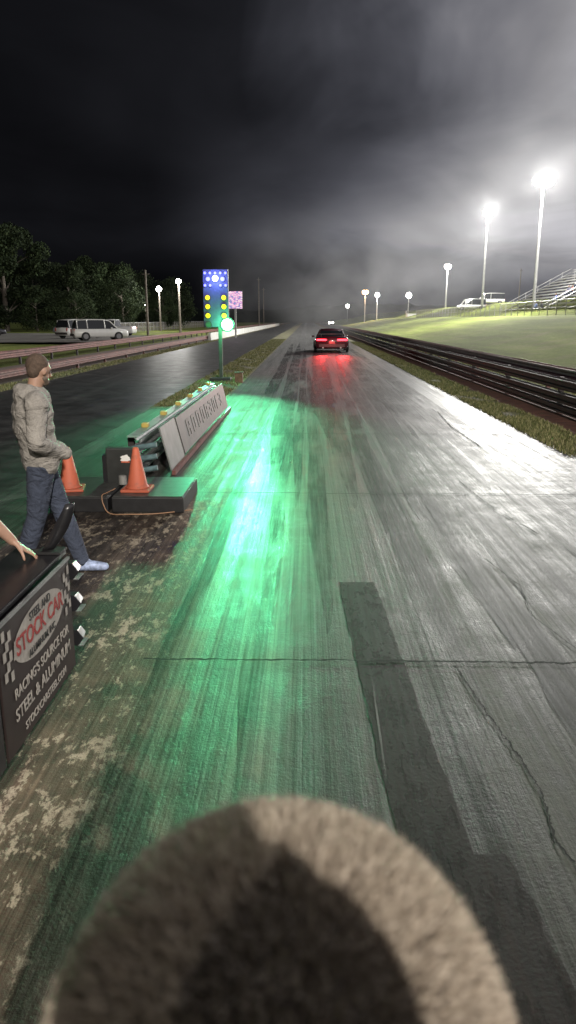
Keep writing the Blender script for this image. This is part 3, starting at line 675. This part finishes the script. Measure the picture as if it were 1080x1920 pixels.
# ------------------------------------------------------------------ people
def blob(name,items,voxel,sm,mat,parent):
    b=B()
    for it in items:
        if len(it)==4:
            p0,r0,p1,r1=it; p0=Vector(p0);p1=Vector(p1)
            b.ico(p0,r0,2); b.ico(p1,r1,2)
            if (p1-p0).length>1e-4: b.cone(p0,p1,r0,r1,16)
        else: b.ico(it[0],it[1],3)
    me=bpy.data.meshes.new('t'); b.b.to_mesh(me); b.b.free(); o=bpy.data.objects.new('t',me); COL.objects.link(o)
    m=o.modifiers.new('r','REMESH'); m.mode='VOXEL'; m.voxel_size=voxel
    m=o.modifiers.new('s','SMOOTH'); m.factor=.5; m.iterations=sm
    dg=bpy.context.evaluated_depsgraph_get(); me2=bpy.data.meshes.new_from_object(o.evaluated_get(dg)); bpy.data.objects.remove(o)
    me2.materials.clear()
    return link(name,me2,mat,parent,smooth=True)
def hand(w,d,nrm,thumb,curl,L=1.0):
    w=Vector(w); d=Vector(d).normalized(); nrm=Vector(nrm); nrm=(nrm-d*nrm.dot(d)).normalized(); s=d.cross(nrm).normalized()*thumb
    it=[]; kn=[]
    for i,off in enumerate([.030,.010,-.011,-.030]):
        kp=w+d*(.088-abs(off-.008)*.25)*L+s*off*L; kn.append(kp); it.append((w+d*.012+s*off*.55,.0165*L,kp,.0105*L))
    fl=[(.040,.024,.019),(.045,.028,.020),(.041,.026,.019),(.032,.020,.017)]
    for i,kp in enumerate(kn):
        p=kp; an=curl[0]; sp=s*(.12-.08*i)
        for j,l in enumerate(fl[i]):
            dd=(d*math.cos(an)+nrm*math.sin(an)+sp*(.6 if j==0 else .3)).normalized(); q=p+dd*l*L
            it.append((p,(.0098-.0008*j)*L,q,(.0090-.0009*j)*L)); p=q; an+=curl[1]
    p=w+d*.025*L+s*.026*L; an=.25
    for l,r_ in ((.042,.0135),(.030,.0105),(.024,.0092)):
        dd=(d*.75+s*(.8-an*.5)+nrm*(.2+an*.35)).normalized(); q=p+dd*l*L; it.append((p,r_*L,q,(r_-.002)*L)); p=q; an+=.45
    return it
def skinmat(c): 
    k=N('skin'); f=k.noise(k.obj(),14,5); k.col(k.ramp(f,[(.3,tuple(x*.82 for x in c)),(.7,c)])); k.rough(.55); k.b.inputs['Subsurface Weight'].default_value=.08; k.b.inputs['Subsurface Radius'].default_value=(.02,.008,.004); return k.m
SK=skinmat((.38,.23,.165))
def cloth(name,c,sc=90):
    k=N(name); o=k.obj(); f=k.noise(o,5,5); w=k.noise(o,sc,3); k.col(k.mix(1,k.ramp(f,[(.3,tuple(x*.72 for x in c)),(.7,tuple(min(1,x*1.12) for x in c))]),k.ramp(w,[(.3,.8),(.7,1.1)]),'MULTIPLY')); k.rough(.92)
    k.bump(k.ma('ADD',k.ma('MULTIPLY',w,.10),k.noise(k.sc(o,(6,6,9)),1,3,.5,1.6)),1,.045); return k.m
def person(label,loc,rot,J,shirt,pants,hairc,voxel=.012,short=False,sc=1,hair=True,beard=False,group=None,shoes=None,fine=None,sneak=None):
    e=top('person',loc,label,'person',rot,group); e.scale=(sc,sc,sc)
    V_=Vector; H=V_(J['head']); nk=V_(J['neck']); ch=V_(J['chest']); pe=V_(J['pelvis']); f=V_(J.get('face',(1,0,0))).normalized(); side=V_((0,0,1)).cross(f).normalized(); up=f.cross(side)
    def hp(a,b,c): return H+f*a+side*b+up*c
    it=[(H+up*.02-f*.01,(.088,.078,.095)),(hp(.02,0,-.05),(.062,.058,.066)),(hp(.055,0,-.085),(.03,.035,.026))]
    it+=[(hp(.088,0,-.005),.010,hp(.108,0,-.035),.014),(hp(.082,0,-.068),(.014,.026,.012)),(hp(.070,.03,.018),.016,hp(.070,-.03,.018),.016)]
    for s in(-1,1): it+=[(hp(-.005,s*.078,-.012),(.020,.010,.032))]
    it+=[(nk-V_((0,0,.03)),.062,hp(-.02,0,-.06),.055)]
    sh=[V_(J['shr']),V_(J['shl'])]; el=[V_(J['elr']),V_(J['ell'])]; wr=[V_(J['wrr']),V_(J['wrl'])]
    hi=[V_(J['hir']),V_(J['hil'])]; kn=[V_(J['knr']),V_(J['knl'])]; an=[V_(J['anr']),V_(J['anl'])]
    sv=(sh[1]-sh[0]).normalized()
    def torso(g):
        o=[]
        for a,w,r in ((nk-V_((0,0,.07)),.06,.075),(ch+V_((0,0,.06)),.10,.115),(ch-V_((0,0,.06)),.085,.118),((ch+pe)/2,.075,.108),(pe+V_((0,0,.05)),.085,.112)):
            o.append((a-sv*w,r+g,a+sv*w,r+g))
        q=[(x[0]+x[2])/2 for x in o]
        for a,b in zip(q[:-1],q[1:]): o.append((a,.1+g,b,.1+g))
        for s in sh: o.append((nk-V_((0,0,.05)),.055+g,s,.062+g))
        return o
    def arms(g,full=True):
        o=[]
        for s,l,w in zip(sh,el,wr): 
            o.append((s,.058+g,l,.043+g)); 
            m=l+(w-l)*.3
            if full: o+=[(l,.042+g,m,.043+g),(m,.043+g,w,.027+g)]
        return o
    def legs(g,full=True):
        o=[]
        for h_,q,a in zip(hi,kn,an):
            o.append((h_,.092+g,q,.058+g)); m=q+(a-q)*.3; o+=[(q,.056+g,m,.058+g),(m,.058+g,a,.037+g)]
        o.append((hi[0],.1+g,hi[1],.1+g)); return o
    body=it+torso(0)+arms(0)+legs(0)
    for i,key in enumerate(('handr','handl')):
        if key in J: body+=hand(wr[i],*J[key])
        else: body.append((wr[i],.028,wr[i]+(wr[i]-el[i]).normalized()*.09,.025))
    for i,a in enumerate(an): body.append((a-V_((0,0,.05)),.035,a+V_(J['toes'][i])*.12-V_((0,0,.06)),.03))
    blob('body',body,fine or voxel,3 if fine else 2,J.get('skin',SK),e)
    if short:
        t_=torso(.014)+[(s,.075,s+(l-s)*.62,.068) for s,l in zip(sh,el)]
    else:
        gg=.036 if J.get('hood') else .020
        t_=torso(gg)+[x for x in arms(.026 if J.get('hood') else .017)]
    if J.get('hood'):
        b0=nk-f*.075; t_+=[(b0-side*.07+V_((0,0,-.0)),.055,b0+side*.07,.055),(b0-f*.025-V_((0,0,.05)),(.07,.12,.08)),(nk-side*.07+f*.02,.03,nk+side*.07+f*.02,.03)]
        t_+=[(pe+sv*.08-V_((0,0,.02)),.140,pe-sv*.08-V_((0,0,.02)),.140),(wr[0]+V_((.02,0,0)),.062,wr[1]+V_((.02,0,0)),.062)]
        for w_ in wr: t_.append((w_,.05,w_+V_((.05,0,-.01)),.055))
    blob('hoodie' if J.get('hood') else 'shirt',t_,voxel,2,shirt,e)
    blob('trousers',legs(.022),voxel,2,pants,e)
    if hair: blob('hair',[(H+up*.034-f*.022,(.090,.083,.092)),(hp(-.05,0,-.02),(.052,.068,.062))],voxel*.8,1,hairc,e)
    if beard: blob('beard',[(hp(.052,0,-.088),(.036,.046,.034)),(hp(.02,.05,-.06),.022,hp(.06,.03,-.09),.02),(hp(.02,-.05,-.06),.022,hp(.06,-.03,-.09),.02)],.007,1,simple('beard_grey',(.12,.09,.07),.9,.4,60),e)
    if fine or beard:
        for s in(-1,1):
            b=B(); b.ico(hp(.083,s*.03,.0),.010,2); b.obj('eye',simple('eye',(.05,.04,.04),.2),e,smooth=True)
    for i,a in enumerate(an):
        T=V_(J['toes'][i]); b0=a-V_((0,0,a.z-.045)) if a.z<.2 else a-V_((0,0,.045))
        so=[(b0-T*.05,.042,b0+T*.08,.044),(b0+T*.08,.044,b0+T*.17-V_((0,0,.008)),.034),(b0+V_((0,0,.03)),.046,b0+T*.03+V_((0,0,.02)),.045)]
        blob('shoe',so,.008,2,(shoes or BLK) if not isinstance(shoes,list) else shoes[i],e)
    return e
# man in grey hoodie
HOOD=cloth('hoodie_grey',(.30,.28,.255)); JEAN=cloth('jeans',(.050,.062,.095),140); HAIRB=simple('hair_brown',(.075,.05,.035),.85,.4,60,bump=.4)
SNK=simple('sneaker_blue_white',(.28,.34,.5),.6,.6,28)
J=dict(head=(.05,0.01,1.668),face=(1,.45,-.22),neck=(-.01,0,1.50),chest=(-.03,0,1.28),pelvis=(0,0,.97),
 shr=(-.02,-.22,1.42),shl=(-.02,.22,1.42),elr=(-.06,-.31,1.14),ell=(-.03,.30,1.15),wrr=(.13,-.12,1.03),wrl=(.13,.11,1.03),
 handr=((.2,.95,-.1),(-1,0,0),-1,(.3,.35),.8),handl=((.2,-.95,-.1),(-1,0,0),1,(.3,.35),.8),
 hir=(-.01,-.095,.93),hil=(.01,.095,.93),knr=(-.07,-.05,.51),knl=(.14,.07,.52),anr=(-.22,.0,.09),anl=(.26,-.06,.09),toes=[(1,-.3,0),(1,-.45,0)],hood=True)
person('man in grey hoodie and jeans standing with hands in pocket',(-2.13,5.80,0),math.radians(27),J,HOOD,JEAN,HAIRB,.010,beard=True,shoes=[BLK,SNK])
# person resting hand on barrier
J=dict(head=(-.02,.05,1.66),face=(.7,.7,-.1),neck=(-.04,.02,1.48),chest=(-.04,.0,1.26),pelvis=(-.05,0,.94),
 shr=(.12,-.12,1.41),shl=(-.17,.18,1.41),elr=(.34,.20,1.15),ell=(-.25,.38,1.15),wrr=(.52,.32,.87),wrl=(-.1,.5,1.0),
 handr=((.55,.35,-.62),(-.25,-.1,-1),-1,(-.15,.30)),handl=((.6,.6,0),(0,0,-1),1,(.3,.4)),
 hir=(.02,-.08,.92),hil=(-.12,.07,.92),knr=(.03,-.06,.5),knl=(-.12,.12,.5),anr=(.0,-.08,.09),anl=(-.15,.1,.09),toes=[(.7,.7,0),(.6,.8,0)])
person('person in dark t-shirt resting one hand on the barrier',(-2.13,3.54,0),0,J,cloth('tee_dark',(.03,.03,.035)),JEAN,HAIRB,.011,short=True,fine=.0055)
# photographer behind the camera (casts the shadow seen on the road)
J=dict(head=(.03,-.46,1.64),face=(0,1,.35),neck=(.03,-.50,1.50),chest=(.03,-.50,1.27),pelvis=(.03,-.50,.95),
 shr=(.22,-.48,1.45),shl=(-.16,-.48,1.45),elr=(.22,-.20,1.62),ell=(-.14,-.20,1.62),wrr=(.11,-.085,1.88),wrl=(-.055,-.085,1.88),
 handr=((-.1,.3,1),(-1,.3,0),1,(.1,.3)),handl=((.1,.3,1),(1,.3,0),-1,(.1,.3)),
 hir=(.12,-.5,.93),hil=(-.06,-.5,.93),knr=(.13,-.48,.5),knl=(-.07,-.48,.5),anr=(.14,-.5,.09),anl=(-.08,-.5,.09),toes=[(0,1,0),(0,1,0)])
person('person in dark jacket holding a phone up with both hands',(0,0,0),0,J,cloth('jacket_dark',(.04,.04,.05)),JEAN,HAIRB,.011,fine=.007)
e=top('phone',(0,0,0),'black mobile phone held up in portrait','phone')
Fv=Vector((0,math.cos(PITCH),-math.sin(PITCH))); Uv=Vector((0,math.sin(PITCH),math.cos(PITCH)))
e.location=Vector((0,0,2.05))-Fv*.016-Uv*.045+Vector((.026,0,0)); e.rotation_euler=(-PITCH,0,0)
B().box((0,0,0),(.086,.009,.17)).obj('case',BLK,e,bevel=.003); B().box((0,-.0052,0),(.072,.001,.152)).obj('screen',simple('screen',(.02,.02,.03),.1),e)
# foreground person, back of head
HC=Vector((-.010,.255,1.724))
J=dict(head=HC-Vector((0,0,.01)),face=(0,1,-.08),neck=(-.012,.20,1.545),chest=(-.012,.19,1.32),pelvis=(-.012,.19,1.0),
 shr=(.19,.19,1.48),shl=(-.21,.19,1.48),elr=(.24,.19,1.19),ell=(-.26,.19,1.19),wrr=(.22,.27,.95),wrl=(-.24,.27,.95),
 handr=((0,.2,-1),(-1,0,0),1,(.2,.3)),handl=((0,.2,-1),(1,0,0),-1,(.2,.3)),
 hir=(.085,.19,.97),hil=(-.11,.19,.97),knr=(.09,.2,.52),knl=(-.11,.2,.52),anr=(.1,.18,.09),anl=(-.12,.18,.09),toes=[(0,1,0),(0,1,0)])
pf=person('person with short fuzzy sandy hair seen from behind',(0,0,0),0,J,cloth('tee_black',(.02,.02,.022)),JEAN,HAIRB,.009,hair=False,fine=.006)
k=N('scalp'); k.col((.10,.08,.065)); k.rough(.9)
SCR=(.099,.104,.111)
b=B(); b.ell(HC,SCR,48,32); sc_=b.obj('scalp_hair',k.m,pf,smooth=True)
m=90000; dd=rng.normal(size=(m,3)); dd/=np.linalg.norm(dd,axis=1)[:,None]
dd=dd[(dd[:,2]>-.55)&((dd[:,1]<.75)|(dd[:,2]>.3))]; m=len(dd)
R_=np.array(SCR); P=np.array(HC)+dd*R_*.995
clump=np.sin(dd[:,0]*60+dd[:,1]*47)[:,None]*np.array([[.25,.1,0]])+np.sin(dd[:,2]*55+dd[:,0]*38)[:,None]*np.array([[0,.2,.15]])
gdir=dd+rng.normal(0,.33,(m,3))+clump*.9+np.array([0,.15,-.25]); gdir/=np.linalg.norm(gdir,axis=1)[:,None]
Ln=(.006+.006*rng.random(m))[:,None]; sd=np.cross(gdir,rng.normal(size=(m,3))); sd/=np.linalg.norm(sd,axis=1)[:,None]; sd*=.00045
V=np.stack([P-sd,P+sd,P+gdir*Ln],1).reshape(-1,3)
k=N('hair_sandy'); r=k.n('ShaderNodeNewGeometry').outputs['Random Per Island']
k.col(k.ramp(r,[(0,(.14,.11,.085)),(.5,(.36,.30,.235)),(1,(.62,.54,.45))])); k.rough(.7)
link('hair',arrmesh('hair',V,np.arange(m*3).reshape(-1,3)),k.m,pf)

# spectators on the grandstand
def seated():
    return dict(head=(.05,0,.72),face=(1,0,-.1),neck=(.02,0,.56),chest=(0,0,.36),pelvis=(0,0,.08),shr=(0,-.19,.5),shl=(0,.19,.5),elr=(.1,-.26,.26),ell=(.1,.26,.26),wrr=(.3,-.12,.18),wrl=(.3,.12,.18),
     hir=(0,-.1,.05),hil=(0,.1,.05),knr=(.42,-.13,.06),knl=(.42,.13,.06),anr=(.42,-.13,-.34),anl=(.42,.13,-.34),toes=[(1,0,0),(1,0,0)])
cols=[(.5,.5,.48),(.05,.05,.08),(.4,.05,.05),(.1,.14,.3)]
src=[]
for i,c in enumerate(cols):
    src.append(person('seated spectator on grandstand bench',(0,0,0),math.pi,seated(),cloth('spectator_shirt',c),JEAN,HAIRB,.03,group='spectators seated on the grandstand'))
pos=[]
rr=random.Random(4)
for i in range(34):
    row=rr.randint(0,10); pos.append((28.5+1.0+row*.85,72+rr.uniform(1.5,30),z0+.95+row*.48))
for i,pq in enumerate(pos):
    if i<4: src[i].location=pq
    else: copytree(src[i%4],pq,math.pi+rr.uniform(-.4,.4))
